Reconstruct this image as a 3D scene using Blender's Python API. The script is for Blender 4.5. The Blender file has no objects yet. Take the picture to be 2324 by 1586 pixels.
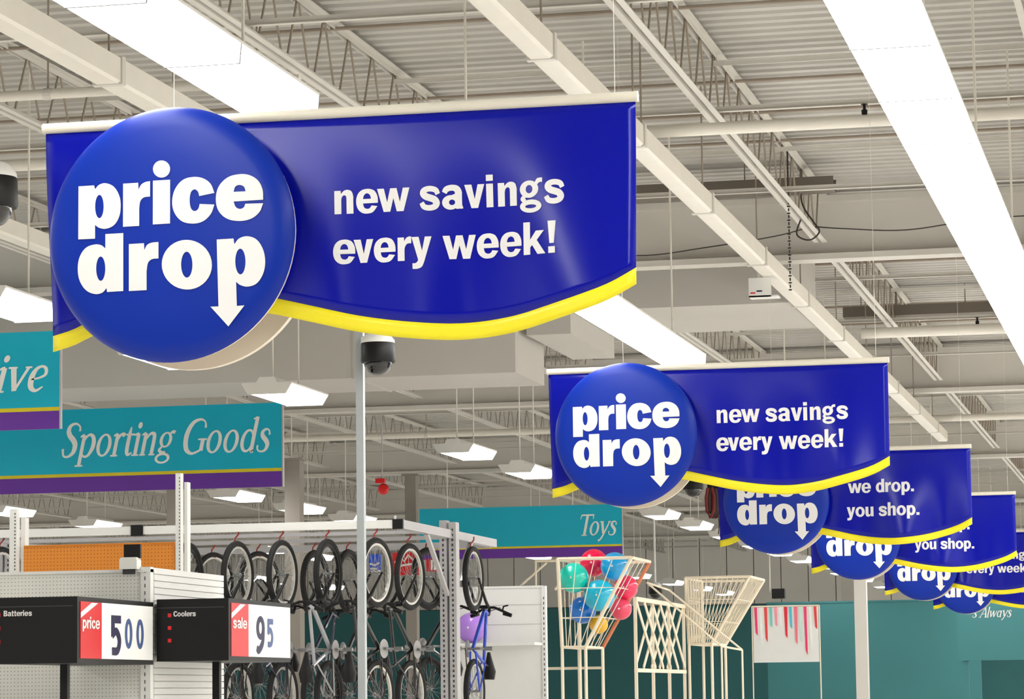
import bpy, math, random
from mathutils import Vector, Matrix
from mathutils.geometry import tessellate_polygon
PI = math.pi
R = random.Random(7)
S = bpy.context.scene
C = S.collection

# ------------------------------------------------------------------ camera
cam_d = bpy.data.cameras.new('camera')
cam = bpy.data.objects.new('camera', cam_d); C.objects.link(cam)
S.camera = cam
cam_d.sensor_fit = 'HORIZONTAL'; cam_d.sensor_width = 36.0
cam_d.lens = 36.0*7000/2324
cam_d.clip_start = 0.1; cam_d.clip_end = 400
CAM_ROT = (0.97610097, 0.03660919, 0.21421174, 0.21694501, -0.10646247, -0.97036107, -0.01271862, 0.99364255, -0.11186030)
cam.matrix_world = Matrix([CAM_ROT[0:3]+(0,), CAM_ROT[3:6]+(0,), CAM_ROT[6:9]+(1.6,), (0, 0, 0, 1)])

# ------------------------------------------------------------------ world, exposure
LENS = 13.0          # radiance of the fluorescent lenses
w = bpy.data.worlds.new('world'); S.world = w
w.use_nodes = True
w.node_tree.nodes['Background'].inputs[0].default_value = (1.0, 0.98, 0.94, 1)
w.node_tree.nodes['Background'].inputs[1].default_value = 0.12
vs = S.view_settings
vs.view_transform = 'Standard'; vs.look = 'None'; vs.exposure = 0.0; vs.gamma = 1.0; vs.use_curve_mapping = False
S.cycles.max_bounces = 7; S.cycles.diffuse_bounces = 4; S.cycles.glossy_bounces = 3
S.cycles.sample_clamp_indirect = 8.0

# rows of the shop's fluorescent tubes that hang outside the picture
def lamp_row(x, y0, y1, k=1.0):
    d = bpy.data.lights.new('tube_row', 'AREA'); d.shape = 'RECTANGLE'
    d.size = 0.4; d.size_y = y1-y0
    d.energy = LENS*k*PI*d.size*d.size_y
    d.color = (1.0, 0.99, 0.975)
    o = bpy.data.objects.new('tube_row', d); C.objects.link(o)
    o.location = (x, (y0+y1)/2, 4.38)
for a in ((1.8, 0, 24, .45), (1.8, 24, 88, 1.1), (4.8, 0, 24, .5), (4.8, 24, 88, 1.1), (7.8, 0, 88), (10.6, 0, 88), (-1.21, -8, 7, .45), (-4.18, -8, 5, .6), (-8.2, -8, 15, .6),
          (-12.95, -8, 27, 1.1), (-17.15, -4, 34, 1.1), (-21.4, 0, 46), (-26, 0, 80), (-31, 10, 80)):
    lamp_row(*a)

# ------------------------------------------------------------------ materials
def lin(c):
    c = c/255.0
    return c/12.92 if c <= 0.04045 else ((c+0.055)/1.055)**2.4
MATS = {}
def mat(name, rgb, rough=0.5, metal=0.0, emit=0.0, var=0.06, scale=6.0, bump=0.0, spec=0.5, trans=0.0, coat=0.0):
    if name in MATS: return MATS[name]
    m = bpy.data.materials.new(name); m.use_nodes = True
    nt = m.node_tree; b = nt.nodes['Principled BSDF']
    col = tuple(lin(v) for v in rgb)+(1,)
    b.inputs['Roughness'].default_value = rough
    b.inputs['Metallic'].default_value = metal
    b.inputs['Specular IOR Level'].default_value = spec
    b.inputs['Coat Weight'].default_value = coat
    if trans: b.inputs['Transmission Weight'].default_value = trans
    if emit:
        b.inputs['Base Color'].default_value = col
        b.inputs['Emission Color'].default_value = col
        b.inputs['Emission Strength'].default_value = emit
    else:
        tc = nt.nodes.new('ShaderNodeTexCoord')
        nz = nt.nodes.new('ShaderNodeTexNoise'); nz.inputs['Scale'].default_value = scale; nz.inputs['Detail'].default_value = 4
        rp = nt.nodes.new('ShaderNodeMapRange'); rp.inputs['To Min'].default_value = 1-var; rp.inputs['To Max'].default_value = 1+var
        mx = nt.nodes.new('ShaderNodeVectorMath'); mx.operation = 'SCALE'; mx.inputs[0].default_value = col[:3]
        nt.links.new(tc.outputs['Object'], nz.inputs['Vector'])
        nt.links.new(nz.outputs['Fac'], rp.inputs['Value'])
        nt.links.new(rp.outputs['Result'], mx.inputs['Scale'])
        nt.links.new(mx.outputs['Vector'], b.inputs['Base Color'])
        if bump:
            bp = nt.nodes.new('ShaderNodeBump'); bp.inputs['Strength'].default_value = bump; bp.inputs['Distance'].default_value = 0.01
            nt.links.new(nz.outputs['Fac'], bp.inputs['Height']); nt.links.new(bp.outputs['Normal'], b.inputs['Normal'])
    MATS[name] = m
    return m

def pegboard(name, rgb, hole, pitch, size=0.16):
    """board with a regular grid of small printed-dark holes (fine relief)"""
    m = mat(name, rgb, 0.6); nt = m.node_tree; b = nt.nodes['Principled BSDF']
    tc = nt.nodes.new('ShaderNodeTexCoord'); sx = nt.nodes.new('ShaderNodeSeparateXYZ')
    nt.links.new(tc.outputs['Object'], sx.inputs[0])
    ds = []
    for ax in ('X', 'Z'):
        a = nt.nodes.new('ShaderNodeMath'); a.operation = 'DIVIDE'; a.inputs[1].default_value = pitch
        nt.links.new(sx.outputs[ax], a.inputs[0])
        f = nt.nodes.new('ShaderNodeMath'); f.operation = 'FRACT'; nt.links.new(a.outputs[0], f.inputs[0])
        s = nt.nodes.new('ShaderNodeMath'); s.operation = 'SUBTRACT'; s.inputs[1].default_value = 0.5; nt.links.new(f.outputs[0], s.inputs[0])
        q = nt.nodes.new('ShaderNodeMath'); q.operation = 'POWER'; q.inputs[1].default_value = 2; 
        ab = nt.nodes.new('ShaderNodeMath'); ab.operation = 'ABSOLUTE'; nt.links.new(s.outputs[0], ab.inputs[0]); nt.links.new(ab.outputs[0], q.inputs[0])
        ds.append(q)
    ad = nt.nodes.new('ShaderNodeMath'); ad.operation = 'ADD'; nt.links.new(ds[0].outputs[0], ad.inputs[0]); nt.links.new(ds[1].outputs[0], ad.inputs[1])
    lt = nt.nodes.new('ShaderNodeMath'); lt.operation = 'LESS_THAN'; lt.inputs[1].default_value = size*size; nt.links.new(ad.outputs[0], lt.inputs[0])
    mix = nt.nodes.new('ShaderNodeMix'); mix.data_type = 'RGBA'
    src = b.inputs['Base Color'].links[0].from_socket
    nt.links.new(lt.outputs[0], mix.inputs[0]); nt.links.new(src, mix.inputs[6]); mix.inputs[7].default_value = tuple(lin(v) for v in hole)+(1,)
    nt.links.new(mix.outputs[2], b.inputs['Base Color'])
    return m

M_DECK = mat('painted_deck', (182, 179, 172), 0.6, var=0.05, scale=2.0)
M_STEEL = mat('painted_steel', (206, 202, 194), 0.55, var=0.05, scale=1.5)
M_ROD = mat('dull_steel_rod', (150, 138, 124), 0.6)
M_DUCT = mat('duct_paint', (188, 184, 177), 0.55, var=0.05, scale=1.2)
M_PIPE = mat('pipe_paint', (224, 219, 208), 0.45)
M_DARK = mat('tray_and_shade_dark', (104, 96, 86), 0.7)
M_FLOOR = mat('vinyl_floor', (238, 235, 228), 0.35, var=0.05, scale=1.0)
M_WALL = mat('wall_panel_paint', (244, 239, 231), 0.7, var=0.05, scale=1.0)
M_JOINT = mat('wall_joint', (80, 76, 72), 0.8)
M_TEALW = mat('teal_wall_paint', (58, 124, 128), 0.6, var=0.1, scale=0.7)
M_HOUS = mat('fixture_white', (222, 220, 214), 0.5)
M_LENS = mat('fixture_lens', (255, 254, 251), emit=LENS)
M_BLUE = mat('banner_blue', (0, 9, 148), 0.2, var=0.05, scale=3.0, spec=0.27)
M_YEL = mat('banner_yellow', (236, 220, 18), 0.4, var=0.03)
M_DISC = mat('disc_blue', (5, 42, 148), 0.34, var=0.05, scale=3.0, spec=0.22)
M_CREAM = mat('cream_plastic', (226, 214, 196), 0.45, var=0.03)
M_RAIL = mat('cream_rail', (214, 208, 192), 0.35, var=0.03)
M_LET = mat('white_print', (222, 220, 218), 0.5, var=0.01)
M_SLET = mat('sign_white', (246, 245, 242), 0.5, var=0.01)
M_TEAL = mat('sign_teal', (0, 182, 212), 0.35, var=0.06, scale=2.0)
M_PURP = mat('sign_purple', (104, 46, 160), 0.45, var=0.08, scale=2.0)
M_SYEL = mat('sign_yellow', (226, 206, 30), 0.45)
M_BLK = mat('black_plastic', (9, 9, 10), 0.45, var=0.1, spec=0.3)
M_DOME = mat('smoked_dome', (6, 6, 8), 0.1, coat=0.5)
M_WHITE = mat('white_enamel', (232, 232, 228), 0.45, var=0.03)
M_PEG = pegboard('white_pegboard', (230, 230, 222), (168, 164, 156), 0.0254)
M_ORG = pegboard('orange_pegboard', (226, 140, 44), (168, 84, 16), 0.0254)
M_GALV = mat('galvanised_steel', (176, 182, 184), 0.4, metal=0.25, var=0.08, scale=12)
M_RACK = mat('grey_rack_steel', (186, 184, 186), 0.45, var=0.06)
M_SLOT = mat('slot_dark', (60, 58, 58), 0.8)
M_RED = mat('red_enamel', (214, 16, 24), 0.35)
M_RUB = mat('tyre_rubber', (18, 18, 19), 0.75, var=0.15)
M_RIM = mat('alloy_rim', (206, 204, 198), 0.35, metal=0.4)
M_SPK = mat('spoke_steel', (150, 150, 150), 0.35, metal=0.6)
M_HOOK = mat('hook_red', (150, 34, 24), 0.5)
M_WIRE = mat('cream_wire', (240, 228, 204), 0.45)
M_ORW = mat('orange_post', (206, 122, 78), 0.5)
M_CABLE = mat('cable_dark', (60, 54, 50), 0.8)
M_CARD = mat('price_card', (240, 240, 236), 0.5, var=0.02)
M_NAVY = mat('digit_navy', (22, 20, 66), 0.5)
M_SLATE = mat('digit_slate', (72, 92, 140), 0.5)
M_PINK = mat('ball_crimson', (232, 20, 74), 0.25, coat=0.4)

# ------------------------------------------------------------------ mesh helpers
class MB:
    def __init__(s): s.v = []; s.f = []
    def add(s, vs, fs):
        n = len(s.v); s.v += [tuple(p) for p in vs]; s.f += [tuple(i+n for i in f) for f in fs]; return s
    def box(s, a, b):
        x0, y0, z0 = a; x1, y1, z1 = b
        return s.add([(x0,y0,z0),(x1,y0,z0),(x1,y1,z0),(x0,y1,z0),(x0,y0,z1),(x1,y0,z1),(x1,y1,z1),(x0,y1,z1)],
                     [(0,3,2,1),(4,5,6,7),(0,1,5,4),(1,2,6,5),(2,3,7,6),(3,0,4,7)])
    def path(s, pts, r, n=8, cap=True, closed=False):
        pts = [Vector(p) for p in pts]; k = len(pts)
        rs = r if isinstance(r, (list, tuple)) else [r]*k
        base = len(s.v); u = None
        for i, p in enumerate(pts):
            if closed: t = pts[(i+1) % k]-pts[i-1]
            else: t = pts[min(i+1, k-1)]-pts[max(i-1, 0)]
            t.normalize()
            if u is None:
                u = Vector((0,0,1)) if abs(t.z) < .9 else Vector((1,0,0))
            u = (u-t*u.dot(t)).normalized(); v = t.cross(u)
            for j in range(n):
                a = 2*PI*j/n
                s.v.append(tuple(p+(u*math.cos(a)+v*math.sin(a))*rs[i]))
        for i in range(k if closed else k-1):
            i2 = (i+1) % k
            for j in range(n):
                s.f.append((base+i*n+j, base+i*n+(j+1) % n, base+i2*n+(j+1) % n, base+i2*n+j))
        if cap and not closed:
            s.f.append(tuple(base+j for j in reversed(range(n)))); s.f.append(tuple(base+(k-1)*n+j for j in range(n)))
        return s
    def tube(s, a, b, r, n=8): return s.path([a, b], r, n)
    def lathe(s, prof, c=(0,0,0), axis='Z', n=32):
        base = len(s.v)
        for r, h in prof:
            for j in range(n):
                a = 2*PI*j/n; p, q = r*math.cos(a), r*math.sin(a)
                o = (p, q, h) if axis == 'Z' else (p, h, q) if axis == 'Y' else (h, p, q)
                s.v.append((o[0]+c[0], o[1]+c[1], o[2]+c[2]))
        for i in range(len(prof)-1):
            for j in range(n):
                s.f.append((base+i*n+j, base+i*n+(j+1) % n, base+(i+1)*n+(j+1) % n, base+(i+1)*n+j))
        s.f.append(tuple(base+j for j in range(n))); s.f.append(tuple(base+(len(prof)-1)*n+j for j in range(n)))
        return s
    def torus(s, c, R_, r, axis='X', n=36, m=8):
        base = len(s.v)
        for i in range(n):
            a = 2*PI*i/n
            for j in range(m):
                b = 2*PI*j/m; q = R_+r*math.cos(b); h = r*math.sin(b)
                o = (h, q*math.cos(a), q*math.sin(a)) if axis == 'X' else (q*math.cos(a), q*math.sin(a), h)
                s.v.append((o[0]+c[0], o[1]+c[1], o[2]+c[2]))
        for i in range(n):
            for j in range(m):
                s.f.append((base+i*m+j, base+((i+1) % n)*m+j, base+((i+1) % n)*m+(j+1) % m, base+i*m+(j+1) % m))
        return s
    def prism(s, prof, y0, y1):   # profile in x,z swept along y
        n = len(prof)
        vs = [(x, y0, z) for x, z in prof]+[(x, y1, z) for x, z in prof]
        fs = [tuple(range(n)), tuple(reversed(range(n, 2*n)))]+[(i, (i+1) % n, n+(i+1) % n, n+i) for i in range(n)]
        return s.add(vs, fs)
    def mesh(s, name, m, smooth=False):
        me = bpy.data.meshes.new(name); me.from_pydata(s.v, [], s.f); me.materials.append(m)
        me.validate()
        if smooth:
            me.polygons.foreach_set('use_smooth', [True]*len(me.polygons))
            try: me.set_sharp_from_angle(angle=math.radians(40))
            except Exception: pass
        me.update()
        return me
def recalc(me):
    import bmesh
    b = bmesh.new(); b.from_mesh(me); bmesh.ops.recalc_face_normals(b, faces=b.faces); b.to_mesh(me); b.free()
def obj(name, mb, m, parent=None, smooth=False, loc=(0,0,0), rot=(0,0,0), fix=True):
    me = mb if isinstance(mb, bpy.types.Mesh) else mb.mesh(name, m, smooth)
    if fix and not isinstance(mb, bpy.types.Mesh): recalc(me)
    o = bpy.data.objects.new(name, me); C.objects.link(o)
    o.location = loc; o.rotation_euler = rot
    if parent: o.parent = parent
    return o
def tag(o, label, cat, group=None):
    o['label'] = label; o['category'] = cat
    if group: o['group'] = group
    return o
def thing(name, label, cat, loc=(0,0,0), rotz=0.0, group=None):
    o = bpy.data.objects.new(name, None); C.objects.link(o); o.empty_display_size = 0.1
    o.location = loc; o.rotation_euler = (0, 0, rotz)
    return tag(o, label, cat, group)
def struct(name, mb, m, **k):
    o = obj(name, mb, m, **k); o['kind'] = 'structure'; return o
def copy_tree(o, parent=None):
    c = o.copy(); C.objects.link(c)
    if parent: c.parent = parent
    for ch in o.children: copy_tree(ch, c)
    return c

# ------------------------------------------------------------------ lettering
def ell(cx, cy, rx, ry, n=28):
    return [(cx+rx*math.cos(2*PI*i/n), cy+ry*math.sin(2*PI*i/n)) for i in range(n)]
def cr(pts, k=5):
    """closed outline: (x,y) is a corner, (x,y,1) a smooth point"""
    out = []; n = len(pts)
    for i in range(n):
        a, b = pts[i], pts[(i+1) % n]; p0, p1 = Vector(a[:2]), Vector(b[:2])
        out.append(tuple(p0))
        if len(a) == 2 and len(b) == 2: continue
        d = p1-p0
        t0 = (Vector(b[:2])-Vector(pts[i-1][:2]))*.5 if len(a) == 3 else d
        t1 = (Vector(pts[(i+2) % n][:2])-p0)*.5 if len(b) == 3 else d
        if len(a) == 3: t0 = t0.normalized()*d.length
        if len(b) == 3: t1 = t1.normalized()*d.length
        for j in range(1, k):
            t = j/k; t2, t3 = t*t, t*t*t
            q = p0*(2*t3-3*t2+1)+t0*(t3-2*t2+t)+p1*(-2*t3+3*t2)+t1*(t3-t2)
            out.append(tuple(q))
    return out
PEN = [1.0]
def rib(pts, k=5):
    """a pen stroke through (x,y,width)"""
    pts = [(x, y, w_*PEN[0]) for x, y, w_ in pts]
    P = []; n = len(pts)
    for i in range(n-1):
        p0, p1 = Vector(pts[i]), Vector(pts[i+1])
        pm = Vector(pts[i-1]) if i else p0*2-p1
        pn = Vector(pts[i+2]) if i+2 < n else p1*2-p0
        for j in range(k if n > 2 else 1):
            t = j/k if n > 2 else 0
            P.append(.5*((2*p0)+(p1-pm)*t+(2*pm-5*p0+4*p1-pn)*t*t+(3*p0-pm-3*p1+pn)*t**3))
    P.append(Vector(pts[-1]))
    L, Rr = [], []
    for i, p in enumerate(P):
        d = (P[min(i+1, len(P)-1)]-P[max(i-1, 0)]).to_2d(); d.normalize() if d.length else None
        nrm = Vector((-d.y, d.x))*abs(p.z)*.5; q = p.to_2d()
        L.append(tuple(q+nrm)); Rr.append(tuple(q-nrm))
    return ('strip', L, Rr)
def box2(x0, y0, x1, y1): return [[(x0,y0),(x1,y0),(x1,y1),(x0,y1)]]
def emit_piece(mb, piece, fn):
    if piece[0] == 'strip':
        L, Rr = piece[1], piece[2]; n = len(L)
        mb.add([fn(*p) for p in L]+[fn(*p) for p in Rr], [(i, i+1, n+i+1, n+i) for i in range(n-1)])
    else:
        flat = [p for c in piece for p in c]
        tris = tessellate_polygon([[Vector((p[0], p[1], 0)) for p in c] for c in piece])
        mb.add([fn(*p) for p in flat], [tuple(t) for t in tris])
def glyph_text(items, glyphs, sc, ox, oy, put, mb=None, shear=0.0, off=(0,-.0004,0)):
    mb = mb or MB()
    for ch, x in items:
        for k, pc in enumerate(glyphs[ch]):   # the pen strokes of one letter lie a hair apart in depth
            def fn(a, b):
                q = put(ox+(x+a+shear*b)*sc, oy+b*sc); return (q[0]+off[0]*k, q[1]+off[1]*k, q[2]+off[2]*k)
            emit_piece(mb, pc, fn)
    return mb
def letter(mb, parent, m=None): return obj('letter', mb, m or M_LET, parent, fix=False)
def letters(items, glyphs, sc, ox, oy, put, parent, shear=0.0, m=None, off=(0,-.0004,0)):
    for it in items: letter(glyph_text([it], glyphs, sc, ox, oy, put, None, shear, off), parent, m)
# demi sans, unit = x-height
G = {
 'n': [[cr([(0,0),(0,1),(.28,1),(.29,.86),(.42,.99,1),(.57,1.03,1),(.75,.96,1),(.83,.74,1),(.83,.6),(.83,0),(.53,0),(.53,.62),(.51,.76,1),(.43,.80,1),(.34,.74,1),(.30,.60),(.30,0)])]],
 'h': [[cr([(0,0),(0,1.38),(.30,1.38),(.30,.88),(.42,.99,1),(.57,1.03,1),(.75,.96,1),(.83,.74,1),(.83,.6),(.83,0),(.53,0),(.53,.62),(.51,.76,1),(.43,.80,1),(.34,.74,1),(.30,.60),(.30,0)])]],
 'u': [[[(.83-x, 1-y) for x, y in cr([(0,0),(0,1),(.28,1),(.29,.86),(.42,.99,1),(.57,1.03,1),(.75,.96,1),(.83,.74,1),(.83,.6),(.83,0),(.53,0),(.53,.62),(.51,.76,1),(.43,.80,1),(.34,.74,1),(.30,.60),(.30,0)])]]],
 'e': [[cr([(.965,.41),(.95,.68,1),(.83,.92,1),(.66,1.01,1),(.485,1.03,1),(.25,.98,1),(.07,.80,1),(0,.5,1),(.07,.19,1),(.26,.01,1),(.49,-.03,1),(.74,.03,1),(.94,.27),(.68,.31),(.60,.20,1),(.49,.17,1),(.36,.23,1),(.30,.41)]),
        cr([(.30,.60),(.36,.77,1),(.485,.84,1),(.61,.77,1),(.665,.60)])]],
 'w': [[[(0,1),(.30,1),(.44,.40),(.58,1),(.86,1),(1.0,.40),(1.14,1),(1.43,1),(1.16,0),(.86,0),(.715,.58),(.57,0),(.28,0)]]],
 'v': [[[(0,1),(.31,1),(.44,.38),(.58,1),(.87,1),(.58,0),(.29,0)]]],
 'y': [[cr([(0,1),(.31,1),(.45,.40),(.58,1),(.87,1),(.53,-.08),(.43,-.28,1),(.25,-.36,1),(.03,-.36),(.03,-.12),(.15,-.12,1),(.24,-.06,1),(.28,.02)])]],
 's': [rib([(.80,.66,.20),(.70,.84,.23),(.45,.905,.24),(.22,.85,.25),(.165,.71,.28),(.28,.58,.29),(.46,.51,.29),(.65,.43,.29),(.735,.28,.29),(.66,.14,.26),(.44,.085,.24),(.20,.14,.23),(.09,.32,.2)])],
 'a': [box2(.56,.1,.86,.66), [cr([(.56,.14),(.60,0),(.90,0),(.90,.06),(.86,.16),(.86,.3)])],
       rib([(.10,.70,.22),(.20,.85,.25),(.43,.905,.25),(.63,.85,.28),(.71,.70,.30),(.71,.55,.30)]),
       [ell(.37,.28,.37,.31), ell(.43,.28,.135,.12,16)], [[(.45,.48),(.62,.52),(.62,.66),(.40,.58)]]],
 'i': [box2(0,0,.3,1), box2(0,1.12,.3,1.38)],
 'l': [box2(0,0,.3,1.38)],
 'r': [[cr([(0,0),(0,1),(.28,1),(.29,.83),(.38,.97,1),(.50,1.03,1),(.60,1.02),(.60,.74),(.42,.72,1),(.32,.58,1),(.30,.45),(.30,0)])]],
 'k': [box2(0,0,.3,1.38), [[(.28,.60),(.56,1.0),(.93,1.0),(.60,.60),(.99,0),(.63,0),(.39,.40),(.28,.28)]]],
 '!': [[[(.02,1.38),(.38,1.38),(.30,.42),(.10,.42)]], box2(.05,0,.35,.28)],
 'd': [box2(.58,0,.88,1.38), [ell(.42,.5,.42,.53), ell(.44,.5,.14,.30,18)]],
 'p': [box2(0,-.36,.3,1), [ell(.46,.5,.42,.53), ell(.44,.5,.14,.30,18)]],
 'o': [[ell(.485,.5,.485,.53), ell(.485,.5,.185,.31,20)]],
 'c': [rib([(.78,.68,.26),(.66,.86,.26),(.46,.90,.25),(.24,.76,.28),(.16,.5,.31),(.24,.24,.28),(.46,.10,.25),(.66,.15,.26),(.80,.34,.26)])],
 '.': [box2(0,0,.3,.28)],
 't': [box2(.14,.1,.43,1.3), box2(0,.78,.6,1), [cr([(.14,.3),(.16,.06,1),(.34,-.03,1),(.6,0),(.6,.2),(.46,.21,1),(.43,.3)])]],
 'g': [[ell(.42,.66,.41,.37), ell(.42,.66,.15,.18,16)], [cr([(.66,.92),(.78,1.10,1),(1.0,1.13),(1.0,.93),(.88,.93,1),(.76,.82)])],
       rib([(.22,.36,.16),(.12,.25,.17),(.24,.15,.18)]), [ell(.49,-.07,.48,.28), ell(.49,-.08,.25,.085,16)]],
 'B': [[cr([(0,0),(0,1.36),(.55,1.36),(.84,1.28,1),(.93,1.0,1),(.78,.74,1),(.97,.52,1),(.98,.3,1),(.85,.06,1),(.55,0)]), [(.32,.24),(.50,.24),(.63,.32),(.63,.5),(.5,.58),(.32,.58)], [(.32,.82),(.48,.82),(.6,.9),(.6,1.04),(.48,1.12),(.32,1.12)]]],
 'C': [rib([(.93,1.0,.28),(.80,1.22,.28),(.55,1.25,.27),(.28,1.12,.32),(.17,.68,.34),(.28,.24,.32),(.55,.11,.27),(.80,.16,.28),(.94,.42,.28)])],
}
ADV = {'n':.92,'h':.92,'u':.92,'e':1.03,'w':1.42,'v':.88,'y':.88,'s':.97,'a':.96,'i':.40,'l':.40,'r':.63,'k':.98,'!':.45,'d':.98,'p':.97,'o':1.05,'.':.42,'t':.66,'g':1.05,'B':1.08,'c':.92,'C':1.08,' ':.45}
def layout(txt, adv, ls=0.0):
    x = 0; out = []
    for ch in txt:
        if ch != ' ': out.append((ch, x))
        x += adv[ch]+ls
    return out, x
# serif italic, unit = x-height
PEN[0] = 1.14
def serif(x, y, w=.36): return rib([(x-w/2, y, .06), (x, y, .075), (x+w/2, y, .06)], 1)
def stem(x, y0, y1, w=.155): return rib([(x, y0, w), (x, y1, w)])
TICK = rib([(-.06,.90,.05),(.04,.96,.10),(.14,.99,.10)])
I = {
 'S': [rib([(.74,1.18,.10),(.68,1.40,.07),(.46,1.53,.09),(.22,1.44,.15),(.16,1.20,.19),(.28,.97,.2),(.48,.78,.21),(.62,.55,.21),(.60,.22,.18),(.38,.02,.1),(.14,.06,.08),(.04,.38,.11)])],
 'p': [stem(.13,.98,-.42), TICK, rib([(.15,.66,.05),(.29,.94,.10),(.48,.99,.13),(.64,.78,.17),(.66,.42,.18),(.50,.06,.12),(.30,.00,.09),(.15,.14,.06)]), serif(.13,-.42,.40)],
 'o': [[ell(.37,.5,.37,.53), ell(.37,.5,.20,.44,20)]],
 'r': [stem(.13,.98,0), TICK, rib([(.15,.62,.05),(.27,.92,.10),(.40,.97,.16),(.50,.90,.15)]), serif(.13,0,.36)],
 't': [rib([(.17,1.30,.05),(.15,.95,.15),(.15,.25,.16),(.24,.03,.12),(.42,.12,.05)]), rib([(-.02,.95,.08),(.42,.95,.08)])],
 'i': [stem(.12,.98,0), TICK, serif(.12,0,.36), [ell(.12,1.36,.105,.15,16)]],
 'n': [stem(.13,.98,0), TICK, serif(.13,0,.30), rib([(.15,.62,.05),(.32,.92,.10),(.48,.97,.14),(.58,.80,.155),(.58,.0,.155)]), serif(.60,0,.30)],
 'u': [stem(.13,.98,.2), TICK, rib([(.13,.3,.155),(.20,.05,.14),(.36,.03,.1),(.52,.2,.05)]), stem(.58,.98,0), serif(.60,0,.28)],
 'm': [stem(.13,.98,0), TICK, serif(.13,0,.30), rib([(.15,.62,.05),(.32,.92,.10),(.46,.97,.14),(.55,.80,.155),(.55,.0,.155)]), serif(.55,0,.26), rib([(.57,.62,.05),(.74,.92,.10),(.88,.97,.14),(.97,.80,.155),(.97,.0,.155)]), serif(.99,0,.30)],
 'g': [[ell(.34,.66,.31,.36), ell(.34,.66,.155,.28,18)], rib([(.50,.92,.08),(.62,1.02,.12),(.74,.98,.14)]), rib([(.20,.34,.08),(.10,.20,.11),(.22,.09,.12),(.42,.06,.13)]), [ell(.33,-.18,.37,.25), ell(.33,-.19,.24,.15,18)]],
 'G': [rib([(.98,1.16,.10),(.90,1.42,.06),(.66,1.54,.10),(.34,1.42,.16),(.14,1.05,.20),(.10,.60,.20),(.22,.18,.18),(.50,-.01,.11),(.80,.08,.09),(.96,.20,.10)]), stem(.95,.62,.10,.165), serif(.93,.63,.44)],
 'd': [[ell(.34,.5,.34,.53), ell(.36,.5,.19,.43,20)], rib([(.62,1.58,.155),(.62,.12,.155),(.72,.03,.10)]), rib([(.44,1.48,.05),(.62,1.55,.11)])],
 's': [rib([(.48,.74,.08),(.42,.93,.06),(.26,1.0,.09),(.11,.88,.14),(.16,.68,.17),(.34,.50,.18),(.46,.30,.17),(.40,.06,.12),(.20,-.01,.07),(.02,.08,.06),(-.02,.28,.08)])],
 'T': [stem(.50,1.5,0,.18), rib([(.02,1.50,.10),(1.0,1.50,.10)]), rib([(.03,1.52,.08),(-.03,1.20,.05)]), rib([(.98,1.52,.08),(.99,1.20,.05)]), serif(.50,0,.46)],
 'y': [rib([(.06,.98,.16),(.32,.12,.16)]), rib([(.66,.98,.08),(.38,.14,.11),(.18,-.30,.11),(.0,-.42,.13)]), serif(.06,.98,.30), serif(.66,.98,.24)],
 'v': [rib([(.08,.98,.17),(.30,.02,.15)]), rib([(.62,.98,.10),(.30,.02,.08)]), serif(.06,.98,.32), serif(.62,.98,.24)],
 'e': [rib([(.10,.47,.05),(.36,.53,.08),(.55,.66,.10),(.52,.90,.10),(.36,1.0,.09),(.18,.88,.13),(.09,.55,.18),(.14,.16,.16),(.34,.0,.11),(.56,.16,.05)])],
 'A': [rib([(.62,1.55,.08),(.04,.02,.08)]), rib([(.60,1.55,.10),(.90,.02,.18)]), rib([(.24,.50,.07),(.80,.50,.07)]), serif(.04,0,.34), serif(.90,0,.40)],
 'l': [rib([(.14,1.58,.14),(.14,.10,.14),(.26,.02,.08)])],
 'w': [rib([(.06,.98,.15),(.24,.02,.14)]), rib([(.52,.98,.08),(.26,.02,.08)]), rib([(.50,.98,.15),(.68,.02,.14)]), rib([(.98,.98,.08),(.70,.02,.08)])],
 'a': [[ell(.32,.48,.32,.50), ell(.34,.48,.18,.40,20)], rib([(.58,.98,.14),(.58,.12,.14),(.70,.03,.08)])],
 "'": [rib([(.12,1.55,.14),(.04,1.15,.05)])],
}
IADV = {'S':.88,'p':.84,'o':.84,'r':.58,'t':.48,'i':.36,'n':.84,'u':.86,'m':1.24,'g':.82,'G':1.16,'d':.90,'s':.62,'T':.86,'y':.76,'v':.72,'e':.68,'A':1.02,'l':.36,'w':1.06,'a':.84,"'":.2,' ':.42}
PEN[0] = 1.0
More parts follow.
